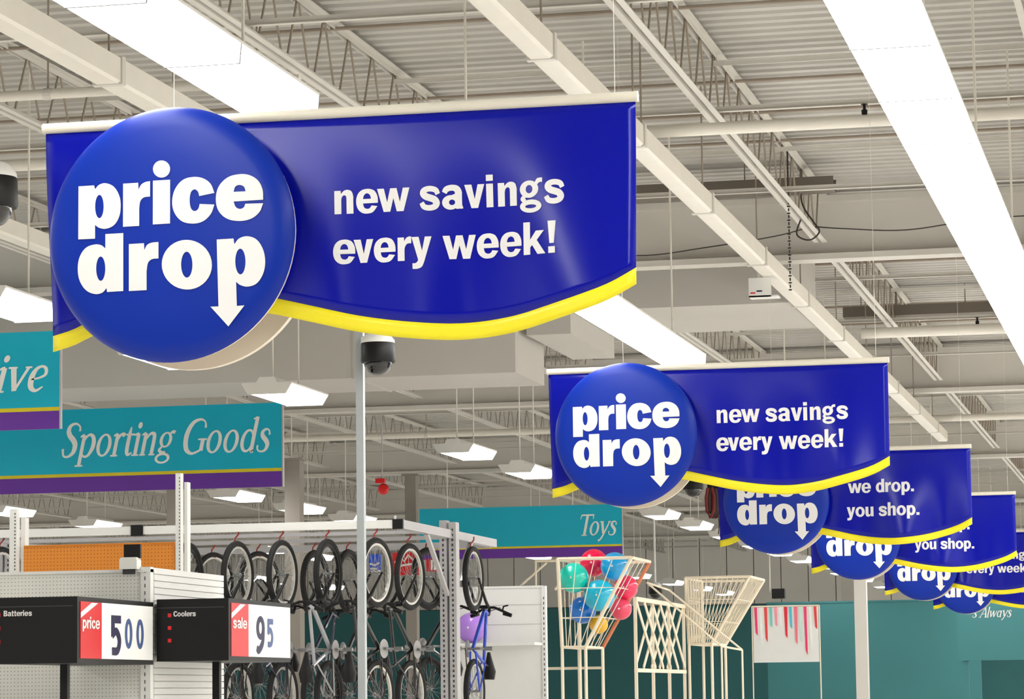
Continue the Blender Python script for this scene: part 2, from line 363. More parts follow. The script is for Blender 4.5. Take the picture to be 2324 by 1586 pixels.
# heavy logo letters of the round badge, traced in their own units (y down)
HV = [
 [cr([(515,725),(622,718),(629,744),(655,715,1),(700,703,1),(757,727,1),(795,790,1),(804,855,1),(795,925,1),(760,985,1),(702,1011,1),(655,1004,1),(630,985),(630,1078),(515,1084)]), ell(659,861,29,79,24)],
 [cr([(820,706),(922,699),(925,746),(943,712,1),(972,694,1),(1003,688),(1003,792),(962,798,1),(938,822,1),(930,872),(930,990),(820,997)])],
 [[(1022,685),(1138,678),(1138,972),(1022,980)]], [ell(1080,606,58,58)],
 [cr([(1435,765),(1410,705,1),(1365,670,1),(1300,658,1),(1225,678,1),(1172,740,1),(1152,820,1),(1165,895,1),(1215,955,1),(1290,972,1),(1360,955,1),(1412,905,1),(1435,843),(1337,840),(1326,874,1),(1303,888,1),(1280,872,1),(1270,820,1),(1278,762,1),(1302,742,1),(1325,757,1),(1334,787)])],
 [cr([(1759,808),(1755,740,1),(1725,680,1),(1670,645,1),(1605,638,1),(1525,660,1),(1465,720,1),(1445,800,1),(1460,880,1),(1515,935,1),(1600,952,1),(1680,935,1),(1735,890,1),(1759,832),(1641,836),(1630,861,1),(1604,871,1),(1577,858,1),(1563,822)]), cr([(1563,757),(1575,722,1),(1603,711,1),(1632,722,1),(1643,753)])],
 [cr([(700,1047),(822,1039),(822,1428),(712,1436),(708,1410),(680,1440,1),(632,1451,1),(570,1427,1),(525,1362,1),(512,1282,1),(525,1202,1),(568,1140,1),(630,1117,1),(672,1122,1),(700,1143)]), ell(669,1280,31,82,24)],
 [cr([(860,1113),(962,1106),(965,1152),(983,1118,1),(1015,1102,1),(1060,1097),(1060,1207),(1016,1213,1),(990,1237,1),(980,1292),(980,1420),(860,1428)])],
 [ell(1250,1247,168,166,36), ell(1250,1247,38,87,24)],
 [cr([(1450,1077),(1562,1069),(1567,1107),(1600,1068,1),(1655,1053,1),(1715,1075,1),(1757,1140,1),(1771,1220,1),(1757,1300,1),(1715,1365,1),(1655,1388,1),(1605,1378,1),(1578,1357),(1582,1517),(1632,1513),(1525,1654),(1407,1525),(1460,1522)]), ell(1607,1222,34,86,24)],
]
HV_LETTERS = [(0,),(1,),(2,3),(4,),(5,),(6,),(7,),(8,),(9,)]
HV = [[[((x-1139.6)/807.7, -(y+.055*(x-1139.6)-1042.6)/837.0) for x, y in c] for c in pc] for pc in HV]

# ================================================================== SETTING
BX0, BX1, BY0, BY1, DECKZ = -44.0, 13.0, -10.0, 90.0, 6.28
struct('floor', MB().box((BX0,BY0,-.1),(BX1,BY1,0)), M_FLOOR)
# ribbed roof deck, ribs run across the aisles
mb = MB(); y = BY0; prof = []
while y < BY1:
    prof += [(y, DECKZ+.05), (y+.06, DECKZ+.05), (y+.085, DECKZ), (y+.175, DECKZ)]; y += .2
prof.append((BY1, DECKZ+.05))
for (ya, za) in prof: mb.v += [(BX0, ya, za), (BX1, ya, za)]
for i in range(len(prof)-1): mb.f.append((2*i, 2*i+2, 2*i+3, 2*i+1))
n0 = len(mb.v)
mb.box((BX0, BY0, DECKZ+.08), (BX1, BY1, DECKZ+.2))
ceiling = struct('ceiling', mb, M_DECK, fix=False)
# steel girders across, joists along
GY = [2.2, 15.3, 28.45, 41.66, 53.75, 66.4, 78.6]
def girder_mesh():
    m = MB(); x0, x1 = BX0, BX1
    m.box((x0,-.13,5.60),(x1,.13,5.655)).box((x0,-.008,5.655),(x1,.008,6.14)).box((x0,-.13,6.14),(x1,.13,6.20))
    return m
gm = girder_mesh().mesh('steel_girder', M_STEEL)
for gy in GY: obj('steel_girder', gm, M_STEEL, ceiling, loc=(0, gy, 0))
def chord_mesh(L):
    m = MB()
    for s in (-1, 1):
        a, b = sorted((s*.016, s*.060))
        m.box((a, .16, 5.75),(b, L-.16, 5.757)).box((min(s*.016, s*.022), .16, 5.757),(max(s*.016, s*.022), L-.16, 5.795))
        m.box((a, -.02, 6.235),(b, L+.02, 6.243)).box((min(s*.016, s*.022), -.02, 6.20),(max(s*.016, s*.022), L+.02, 6.235))
    m.box((-.07, -.02, 6.20),(.07, .20, 6.235)).box((-.07, L-.20, 6.20),(.07, L+.02, 6.235))
    return m
def web_mesh(L):
    n = max(2, round((L-.5)/.62)); pts = [(0, .12, 6.215)]
    for i in range(n):
        y0 = .25+(L-.5)*(i+.5)/n; y1 = .25+(L-.5)*(i+1)/n
        pts += [(0, y0-.06, 5.775), (0, y0+.06, 5.775), (0, y1-.02, 6.215), (0, y1+.02, 6.215)]
    return MB().path(pts, .0085, 5)
for i in range(len(GY)):
    y0 = GY[i]; y1 = GY[i+1] if i+1 < len(GY) else BY1
    cm = chord_mesh(y1-y0).mesh('bar_joist', M_STEEL); wm = web_mesh(y1-y0).mesh('web', M_ROD)
    k = 0
    while True:
        x = -.9-2.4*k+0; k += 1
        if x < -.44*y1-1 or x < BX0+1: break
        j = obj('bar_joist', cm, M_STEEL, ceiling, loc=(x, y0, 0)); obj('web', wm, M_ROD, j)
    for f in (.22, .5, .78):
        br = MB().box((max(BX0, -.46*y1-2), -.02, 5.797),(1.5, .02, 5.803)).box((max(BX0, -.46*y1-2), -.003, 5.803),(1.5, .003, 5.84))
        br.box((max(BX0, -.46*y1-2), -.02, 6.17),(1.5, .02, 6.176)).box((max(BX0, -.46*y1-2), -.003, 6.14),(1.5, .003, 6.17))
        obj('bridging_angle', br, M_STEEL, ceiling, loc=(0, y0+(y1-y0)*f, 0))
# thin rods under the deck, added as the dark shading lines of its ribs
cdm = MB().tube((-30,0,0),(4,0,0),.014,6).mesh('rib_shade_rod', M_ROD)
for cy in (16.6,17.7,20.2,22.8,24.1,25.4,31.2,33.0,36.8,38.6): obj('rib_shade_rod', cdm, M_ROD, ceiling, loc=(0, cy, DECKZ-.075))
# walls
wb = struct('wall_back', MB().box((BX0,BY1,0),(BX1,BY1+.2,DECKZ+.2)), M_JOINT)
pm = MB().box((.012,-.03,4.22),(.788,.0,DECKZ)).mesh('wall_panel', M_WALL)
for i in range(int((BX1-BX0)/.8)): obj('wall_panel', pm, M_WALL, wb, loc=(BX0+.8*i+.11, BY1, 0))
obj('ledge', MB().box((BX0,BY1-.06,DECKZ-.10),(BX1,BY1-.03,DECKZ)), M_STEEL, wb)
obj('painted_band', MB().box((BX0,BY1-.05,0),(BX1,BY1-.0,4.2)), M_TEALW, wb)
struct('wall_left', MB().box((BX0-.2,BY0,0),(BX0,BY1,DECKZ+.2)), M_WALL)
struct('wall_right', MB().box((BX1,BY0,0),(BX1+.2,BY1,DECKZ+.2)), M_WALL)
# building columns
M_COL = mat('column_grey', (150, 143, 134), 0.6)
for x, y, s in ((-5.72,53.75,.21),(-13.75,53.75,.20),(-12.36,41.66,.22),(-14.1,41.66,.22),(-9.72,88.0,.34)):
    top = 4.975 if s == .22 and x > -13 else 5.6 if y < 80 else DECKZ
    cbm = MB().box((-s/2,-s/2,0),(s/2,s/2,top)).box((-s/2-.06,-s/2-.06,0),(s/2+.06,s/2+.06,.03)).box((-s/2-.05,-s/2-.05,top-.03),(s/2+.05,s/2+.05,top-.002))
    struct('column', cbm, M_STEEL if y > 80 or x > -6 else M_COL, loc=(x, y, 0))

# ------------------------------------------------------------------ ducts, pipes, trays under the roof
d = thing('air_duct', 'large grey stepped air duct crossing behind the nearest big blue banner', 'duct', (0, 29.0, 0))
obj('duct_section', MB().box((-30,0,4.72),(-6.37,1.35,6.1)), M_DUCT, d)
obj('duct_section', MB().box((-6.368,.2,5.32),(-3.72,2.35,6.05)), M_DUCT, d)
obj('duct_outlet', MB().box((-6.3,.2,5.1),(-5.86,2.5,5.318)), M_DUCT, d)
for x in (-20,-16,-12,-8): obj('duct_seam', MB().box((x,-.012,4.71),(x+.04,1.36,6.1)), M_DUCT, d)
for x in (-17,-12,-7.5,-5,-4.2): obj('hanger_rod', MB().tube((x,1.0,6.0),(x,1.0,DECKZ+.01),.012,6), M_ROD, d)
def pipe(name, label, cat, a, b, r, m, n=12, heads=()):
    o = thing(name, label, cat, a)
    q = Vector(b)-Vector(a); mb = MB().tube((0,0,0), q, r, n)
    mm = obj('run', mb, m, o, smooth=True)
    L = q.length; k = max(2, int(L/3.2)); ax = q.normalized()
    for i in range(k):
        p = q*((i+.5)/k)
        obj('hanger_rod', MB().tube((p.x,p.y,p.z+r*.6),(p.x,p.y,DECKZ+.005-a[2]),.007,5), M_ROD, o)
        obj('pipe_clamp', MB().tube(p-ax*.025, p+ax*.025, r*1.18, n), M_STEEL, o)
    for xs in heads:
        hd = obj('sprinkler_head', MB().lathe([(.001,r*.5),(.018,r*.5),(.022,r+.03),(.010,r+.04),(.010,r+.07),(.001,r+.07)], n=12), M_BLK, o, loc=(xs-a[0],0,0))
        obj('deflector', MB().lathe([(.001,r+.07),(.024,r+.07),(.024,r+.075),(.001,r+.075)], n=14), M_BLK, hd)
    return o
pipe('sprinkler_pipe', 'pale pipe crossing the ceiling above the right end of the nearest blue banner', 'pipe', (-30,21.35,5.58), (5,21.35,5.58), .045, M_PIPE, heads=(-2.16,-4.6))
pipe('sprinkler_pipe', 'pale pipe crossing the ceiling at the upper left above the round badge', 'pipe', (-30,19.05,5.62), (-5.6,19.05,5.62), .035, M_PIPE, heads=(-10.1,))
pipe('sprinkler_pipe', 'pale pipe crossing under the roof between the second banner and the long light strip', 'pipe', (-3.6,34.6,5.62), (5,34.6,5.62), .06, M_PIPE, heads=(-2.3,))
pipe('sprinkler_pipe', 'thin pipe crossing the dark ceiling above the hanging lights left of centre', 'pipe', (-26,45.4,5.58), (0,45.4,5.58), .05, M_PIPE)
def beam_tube(label, x, z, y0, y1, wd, hh):
    o = thing('hanging_channel', label, 'channel', (x, y0, z))
    L = y1-y0
    obj('channel_body', MB().prism([(-wd/2,0),(-wd/2+.02,-.015),(wd/2-.02,-.015),(wd/2,0),(wd/2,hh),(-wd/2,hh)], 0, L), M_PIPE, o)
    for i in range(int(L/3)+1):
        yy = .3+i*3
        if yy < L:
            obj('hanger_rod', MB().tube((0,yy,hh),(0,yy,DECKZ+.005-z),.007,5), M_ROD, o)
            obj('strap', MB().box((-wd/2-.012,yy-.03,-.02),(wd/2+.012,yy+.03,hh+.012)), M_STEEL, o)
    return o
beam_tube('long pale channel running back from the nearest banner towards the second one', -3.62, 5.30, 8, 46, .15, .13)
beam_tube('pale channel running above the top of the nearest round badge', -6.28, 5.30, 8, 20.6, .17, .14)
beam_tube('pale channel ending behind the dome camera at the left edge', -9.05, 5.25, 15.6, 28.9, .15, .12)
def tray(label, x0, x1, y, z):  # dark trough, used for a tray and for the girder's shadow gap
    o = thing('tray_and_shade_strip', label, 'cable tray', (x0, y, z)); L = x1-x0
    obj('dark_strip_body', MB().box((0,-.12,0),(L,.12,.012)).box((0,-.12,.012),(L,-.108,.12)).box((0,.108,.012),(L,.12,.12)), M_DARK, o)
    for i in range(int((L-.2)/1.2)+1): obj('hanger_rod', MB().tube((.2+i*1.2,0,.01),(.2+i*1.2,0,DECKZ-z),.006,5), M_ROD, o)
tray('dark strip standing in for shadow above the first steel girder beside the nearest banner', -5.2, -3.0, 26.9, 6.0)  # dark shape put in for the shadow gap between girder flange and deck
tray('dark cable tray above the pale pipe by the long light strip', -3.9, -1.6, 35.6, 5.92)

# ------------------------------------------------------------------ fluorescent lights
FZ = 4.37
def lens_mb(L):   # prismatic wrap lens: bottom and two flaring sides
    p = [(-.225,.085),(-.17,.0),(.17,.0),(.225,.085)]
    return MB().prism(p, .02, L-.02)
def hous_mb(L):
    return MB().box((-.235,.0,.086),(.235,L,.10)).prism([(-.10,.10),(.10,.10),(.07,.15),(-.07,.15)], 0, L)
def cap_mb(y0, y1):
    return MB().prism([(-.235,.086),(-.178,-.006),(.178,-.006),(.235,.086)], y0, y1)
def rods_mb(L, ys):
    m = MB()
    for yy in ys: m.tube((0,yy,.14),(0,yy,DECKZ-FZ+.005),.009,6)
    return m
L1 = 1.23
def strip_lens(L): return MB().prism([(-.178,.085),(-.17,.0),(.17,.0),(.178,.085)], .004, L-.004)
def strip_hous(L): return MB().box((-.182,.0,.086),(.182,L,.10)).prism([(-.10,.10),(.10,.10),(.07,.15),(-.07,.15)], 0, L)
sl_, sh_ = strip_lens(L1).mesh('lens', M_LENS), strip_hous(L1).mesh('housing', M_HOUS)
M_JNT = mat('joint_grey', (120, 120, 120), .6)
sj_ = MB().prism([(-.182,.086),(-.174,-.004),(.174,-.004),(.182,.086)], -.007, .007).mesh('joint', M_JNT)
for me in (sl_, sh_, sj_): recalc(me)
rod1 = MB().tube((0,0,.14),(0,0,DECKZ-FZ+.005),.008,6).mesh('hanger_rod', M_PIPE)
lm, hm, ca, cb, rm = (lens_mb(L1).mesh('lens', M_LENS), hous_mb(L1).mesh('housing', M_HOUS), cap_mb(0,.018).mesh('end_cap', M_HOUS),
                      cap_mb(L1-.018,L1).mesh('end_cap', M_HOUS), rods_mb(L1,(.2,L1-.2)).mesh('hanger_rod', M_PIPE))
for me in (lm,hm,ca,cb,rm): recalc(me)
def lamp(x, yend, label, group):
    o = thing('ceiling_light', label, 'light', (x, yend-L1, FZ), 0, group)
    obj('lens', lm, M_LENS, o); obj('housing', hm, M_HOUS, o); obj('end_cap', ca, M_HOUS, o); obj('end_cap', cb, M_HOUS, o); obj('hanger_rod', rod1, M_PIPE, o, loc=(0,.2,0)); obj('hanger_rod', rod1, M_PIPE, o, loc=(0,L1-.2,0))
    return o
ORD = ['nearest','second','third','fourth','fifth','sixth','seventh','eighth','ninth','tenth','eleventh','twelfth','thirteenth','fourteenth','fifteenth','sixteenth','seventeenth']
def row(x, ends, where, group):
    for i, e in enumerate(ends): lamp(x, e, f'{ORD[i]} white hanging light from the front in the row {where}', group)
row(-8.2, [21.1,24.55,28.0,35.2,38.55,48.4,51.8,55.3,58.9,62.4,65.9,69.5,73.1,78.2,83.0], 'passing under the round badges', 'hanging lights in the badge row')
row(-12.98, [41.55,44.65,47.6,61.4,69.5,72.95,77.8,82.5,86.5], 'passing between the department signs', 'hanging lights in the department sign row')
row(-17.15, [43.5,47.3,56.5,59.8,71.4], 'above the orange pegboard and bicycles', 'hanging lights above the bicycle rack')
row(-21.45, [69.7,72.3,76], 'low behind the hanging bicycles', 'hanging lights far behind the bicycles')
def strip(x, y0, n, label):
    o = thing('strip_light', label, 'light', (x, y0, FZ))
    for i in range(n):
        obj('lens', sl_, M_LENS, o, loc=(0, i*L1, 0)); obj('housing', sh_, M_HOUS, o, loc=(0, i*L1, 0))
        if i: obj('joint', sj_, M_HOUS, o, loc=(0, i*L1, 0))
    obj('end_cap', sj_, M_HOUS, o); obj('end_cap', sj_, M_HOUS, o, loc=(0,n*L1,0))
    for i in range(0, n, 3): obj('hanger_rod', rod1, M_PIPE, o, loc=(0, i*L1+.6, 0))
    return o
strip(-1.215, 14.39-6*L1, 26, 'long glowing strip light slanting down the upper right of the ceiling')
strip(-4.18, 13.93-7*L1, 7, 'glowing strip light above the top rail of the nearest blue banner')
strip(-4.18, 31.7, 43, 'long strip light running on behind the second and farther blue banners')
strip(-4.18, 25.75-7*L1, 7, 'glowing strip light seen below the nearest banner, above the second banner')

# ------------------------------------------------------------------ price drop banners
RX, RZ = -3.24, 3.885            # rail centre
CURVE = [(0,-.890),(.10,-.872),(.20,-.838),(.50,-.782),(.75,-.772),(.93,-.786),(1.10,-.822),(1.30,-.868),(1.50,-.899),(1.69,-.910),(1.90,-.892),(2.05,-.862),(2.20,-.822),(2.30,-.786),(2.40,-.733)]
def zb(u):
    for i in range(len(CURVE)-1):
        a, b = CURVE[i], CURVE[i+1]
        if u <= b[0]+1e-6:
            h = b[0]-a[0]; t = (u-a[0])/h
            m0 = (b[1]-CURVE[max(i-1,0)][1])/(b[0]-CURVE[max(i-1,0)][0])
            j = min(i+2, len(CURVE)-1); m1 = (CURVE[j][1]-a[1])/(CURVE[j][0]-a[0])
            return a[1]*(2*t**3-3*t*t+1)+m0*h*(t**3-2*t*t+t)+b[1]*(-2*t**3+3*t*t)+m1*h*(t**3-t*t)
    return CURVE[-1][1]
def surf(u, z, ph=0.0):
    t = max(0, min(1, -z/.9)); s = t*t*(3-2*t)
    y = .040*math.sin(2*PI*(u*.72+.12+ph))*s + .022*math.sin(2*PI*(u*1.55+.4+ph*2))*s
    y += .05*s*max(0, 1-u/.28)**2 - .04*s*max(0, (u-2.12)/.28)**2
    return y
def banner(y, label, lines, ph, first=None, rot=0.0):
    o = thing('hanging_banner', label, 'banner', (RX, y, RZ), rot, 'blue price drop banners hanging along the aisle')
    obj('rail', MB().lathe([(.0,-1.21),(.021,-1.21),(.021,1.21),(.0,1.21)], axis='X', n=16), M_RAIL, o, smooth=True)
    for nm, f0, f1, m in (('panel', None, .064, M_BLUE), ('yellow_hem', .064, 0, M_YEL)):
        mb = MB(); nu, nv = 64, (18 if nm == 'panel' else 3)
        for i in range(nu+1):
            u = 2.4*i/nu; z1 = zb(u)+f1; z0 = -.012 if f0 is None else zb(u)+f0
            for j in range(nv+1):
                z = z0+(z1-z0)*j/nv; mb.v.append((u-1.2, surf(u, z, ph), z))
        for i in range(nu):
            for j in range(nv):
                a = i*(nv+1)+j; mb.f.append((a, a+1, a+nv+2, a+nv+1))
        p = obj(nm, mb, m, o, smooth=True, fix=False)
        sm = p.modifiers.new('thickness', 'SOLIDIFY'); sm.thickness = .003; sm.offset = 1 if False else -1
    # front badge
    cx, cz, r = -.623, -.474, .5015
    prof = [(.0001,-.192),(.15,-.1915),(.30,-.190),(.42,-.187),(.455,-.182),(.480,-.172),(.495,-.158),(.5035,-.142),(.500,-.132),(.0001,-.132)]
    bd = obj('badge', MB().lathe(prof, (cx,0,cz), 'Y', 96), M_DISC, o, smooth=True)
    obj('badge_backing', MB().lathe([(.0001,-.132),(.498,-.132),(.498,-.112),(.0001,-.112)], (cx,0,cz), 'Y', 72), M_CREAM, o, smooth=True)
    def put(a, b):
        a = a*.978+.026; b = b*.978-.012; rr = math.hypot(a, b); return (cx+a*r, -.1945+.005*rr*rr, cz+b*r)
    for k, pcs in enumerate(HV_LETTERS):
        lb = MB()
        for pc in pcs: emit_piece(lb, HV[pc], put)
        letter(lb, bd)
    # rear badge, its cream inner side towards the front
    obj('rear_badge', MB().lathe([(.0001,.132),(.503,.132),(.503,.165),(.480,.18),(.42,.188),(.0001,.192)], (cx,0,cz), 'Y', 96), M_CREAM, o, smooth=True)
    for dx, dz in ((0,.25),(-.2,-.15),(.2,-.10)): obj('spacer', MB().tube((cx+dx,-.112,cz+dz),(cx+dx,.132,cz+dz),.012,8), M_CREAM, o)
    # words on the vinyl
    for txt, items, ox, oz in lines:
        letters(items, G, .0915, ox, oz, lambda a, b: (a, surf(a+1.2, b, ph)-.0025, b), o)
    for x in (-.66, 1.12): obj('hanging_wire', MB().tube((x,0,.018),(x,0,DECKZ-RZ),.0013,5), M_PIPE, o)
    return o
NEW = [('new savings', [('n',0),('e',.955),('w',1.89),('s',3.75),('a',4.73),('v',5.70),('i',6.65),('n',7.16),('g',8.12),('s',9.20)], -.003, -.401),
       ('every week!', [('e',0),('v',.90),('e',1.79),('r',2.85),('y',3.46),('w',4.80),('e',6.26),('e',7.29),('k',8.35),('!',9.42)], -.011, -.596)]
l1, w1 = layout('we drop.', ADV); l2, w2 = layout('you shop.', ADV)
DROP = [('we drop.', l1, .041, -.411), ('you shop.', l2, .025, -.635)]
B1 = banner(11.497, 'largest, nearest blue banner reading new savings every week, its round badge fully visible', NEW, 0.0)
banner(21.3, 'second blue banner from the front, reading new savings every week, above the toys sign', NEW, .07)
banner(29.15, 'third blue banner from the front, reading we drop you shop, top of its badge hidden', DROP, .33)
banner(36.3, 'fourth blue banner from the front, only the words you shop and drop visible', DROP, .5)
banner(45.0, 'fifth blue banner from the front, cut by the right edge, reading every week', NEW, .8)
banner(53.3, 'sixth and farthest blue banner, lowest at the right edge, only half its badge visible', NEW, .2)

# ------------------------------------------------------------------ department signs
def dept_sign(x0, x1, y, ztop, txt, tx, tz, sc, label, lsx=0.0, wid=None):
    o = thing('department_sign', label, 'sign', ((x0+x1)/2, y, ztop), 0, 'teal department signs hung from the roof')
    hw = (x1-x0)/2; H = .90
    obj('teal_panel', MB().box((-hw,0,-.70),(hw,.03,0)), M_TEAL, o)
    obj('yellow_stripe', MB().box((-hw,-.001,-.735),(hw,.031,-.70)), M_SYEL, o)
    obj('purple_band', MB().box((-hw,0,-H),(hw,.03,-.735)), M_PURP, o)
    obj('edge_trim', MB().box((hw,-.004,-H),(hw+.015,.034,.004)), M_RACK, o); obj('edge_trim', MB().box((-hw-.015,-.004,-H),(-hw,.034,.004)), M_RACK, o)
    items, ww = layout(txt, IADV, lsx)
    k = wid/(ww*sc) if wid else 1.0
    letters(items, I, sc, 0, tz-ztop, lambda a, b: (tx-(x0+x1)/2+a*k, -.003, b), o, .22, M_SLET)
    for s in (-.72, .52): obj('hanging_rod', MB().tube((hw*s,.015,0),(hw*s,.015,DECKZ-ztop+.005),.010,6), M_PIPE, o)
    return o
dept_sign(-13.05, -9.48, 31.5, 4.757, 'Sporting Goods', -11.98, 4.24, .235, 'teal department sign with purple band reading Sporting Goods', wid=2.36)
dept_sign(-13.7, -10.09, 26.5, 4.985, 'Automotive', -12.30, 4.44, .222, 'teal department sign at the left edge, only its last letters visible', wid=2.07)
dept_sign(-13.42, -9.775, 53.0, 4.925, 'Toys', -10.56, 4.391, .235, 'teal department sign reading Toys, above the wire bin of balls', wid=.68)

# ------------------------------------------------------------------ dome cameras
def dome_cam(label, loc, s, pole):
    o = thing('dome_camera', label, 'camera', loc)
    obj('cap', MB().lathe([(.001,.0),(.06*s,0),(.085*s,-.012*s),(.115*s,-.05*s),(.118*s,-.07*s),(.001,-.07*s)], n=28), M_WHITE, o, smooth=True)
    obj('housing', MB().lathe([(.001,-.06*s),(.112*s,-.06*s),(.119*s,-.08*s),(.122*s,-.19*s),(.116*s,-.205*s),(.001,-.205*s)], n=28), M_BLK, o, smooth=True)
    dm = obj('dome', MB().lathe([(.098*s,-.20*s)]+[(.098*s*math.cos(a*PI/16),-.205*s-.09*s*math.sin(a*PI/16)) for a in range(0,8)]+[(.001,-.295*s)], n=28), M_DOME, o, smooth=True)
    m = MB()
    if pole == 'arm': m.tube((-.125,.06,-.03),(0,0,-.03),.02,8)
    else: m.tube((0,0,-.005),(0,0,DECKZ-loc[2]+.005),.02,8)
    obj('mount', m, M_WHITE, o)
dome_cam('black dome camera with a white cap beside the galvanised pole under the nearest banner', (-5.475,20.5,4.112), 1.0, 'arm')
dome_cam('large dome camera with white cap cut off by the left edge', (-5.895,14.5,4.325), 1.14, 'up')
dome_cam('small dark dome camera hanging behind the second badge', (-7.22,45.0,4.86), 1.25, 'up')
dome_cam('tiny black dome hanging far back above the white lattice rack', (-10.42,60,3.80), 1.1, 'up')
# galvanised pole
o = thing('pole', 'tall galvanised square pole standing beside the dome camera and bicycles', 'pole', (-5.63,20.6,0))
obj('post', MB().box((-.026,-.026,0),(.026,.026,4.55)), M_GALV, o)
obj('base_plate', MB().box((-.09,-.09,0),(.09,.09,.012)), M_GALV, o)
obj('end_plug', MB().box((-.029,-.029,4.55),(.029,.029,4.57)), M_BLK, o)

# ------------------------------------------------------------------ shelving with pegboard (left foreground)
o = thing('shelving_unit', 'white pegboard shelving run at the lower left below the Sporting Goods sign', 'shelving', (-8.2,20,0))
obj('pegboard', MB().box((-2.4,0,.15),(1.235,.03,2.475)), M_PEG, o)
obj('top_cap', MB().box((-2.4,-.02,2.475),(1.25,.06,2.495)), M_WHITE, o)
obj('corner_post', MB().box((1.18,-.015,0),(1.25,.05,2.51)), M_WHITE, o)
pn = obj('side_panel', MB().box((1.19,.05,.15),(1.235,1.6,2.5)), M_WHITE, o)
slm = MB().box((1.232,.06,0),(1.252,1.6,.040)).mesh('slat', M_WHITE)
for i in range(24): obj('slat', slm, M_WHITE, pn, loc=(0,0,1.42+i*.0455))
obj('base_deck', MB().box((-2.4,-.5,.0),(1.25,.0,.15)), M_WHITE, o)
for zz in (.6,1.05,1.5): obj('shelf', MB().box((-2.4,-.45,zz),(1.18,0,zz+.03)), M_WHITE, o)
sl = MB()
for i in range(48): sl.box((1.208,-.0165,.12+i*.05),(1.214,-.014,.145+i*.05))
obj('post_slots', sl, M_SLOT, o)['kind'] = 'stuff'
def slotted_upright(label, x, y, top, wdt):
    u = thing('slotted_upright', label, 'upright', (x,y,0))
    obj('post', MB().box((-wdt/2,-.02,0),(wdt*.25,.04,top)), M_WHITE, u)
    obj('rear_channel', MB().box((wdt*.30,.05,0),(wdt*.75,.12,top-.06)), M_WHITE, u)
    s = MB(); i = 0
    while 1.6+i*.025 < top-.03:
        s.box((wdt*.02,-.0215,1.6+i*.025),(wdt*.12,-.019,1.612+i*.025)); i += 1
    obj('slots', s, M_SLOT, u)['kind'] = 'stuff'
slotted_upright('tall white slotted upright at the right end of the orange pegboard', -7.065, 20.95, 3.215, .052)
slotted_upright('white slotted upright at the left end of the orange pegboard', -8.31, 20.95, 2.992, .075)
o = thing('orange_pegboard', 'orange pegboard strip standing above the white shelving between two uprights', 'pegboard', (-7.67,20.95,0))
obj('board', MB().box((-.575,0,2.2),(.565,.02,2.72)), M_ORG, o)
obj('edge_rail', MB().box((-.575,-.006,2.72),(.565,.026,2.727)), M_ORG, o)
obj('bracket', MB().box((-.575,.02,2.3),(-.5,.06,2.35)), M_WHITE, o)
o = thing('scanner_box', 'small white box with a black screen on the corner of the white shelving', 'scanner', (-7.08,19.98,2.50))
obj('screen', MB().box((-.058,-.005,.07),(.060,.02,.165)), M_BLK, o)
obj('housing', MB().prism([(-.07,-.005),(.055,-.005),(.055,.055),(.045,.075),(-.06,.075),(-.07,.06)], -.06, .03), M_WHITE, o)
obj('mount_clip', MB().box((-.05,-.05,-.04),(.04,-.043,.02)), M_SLOT, o)

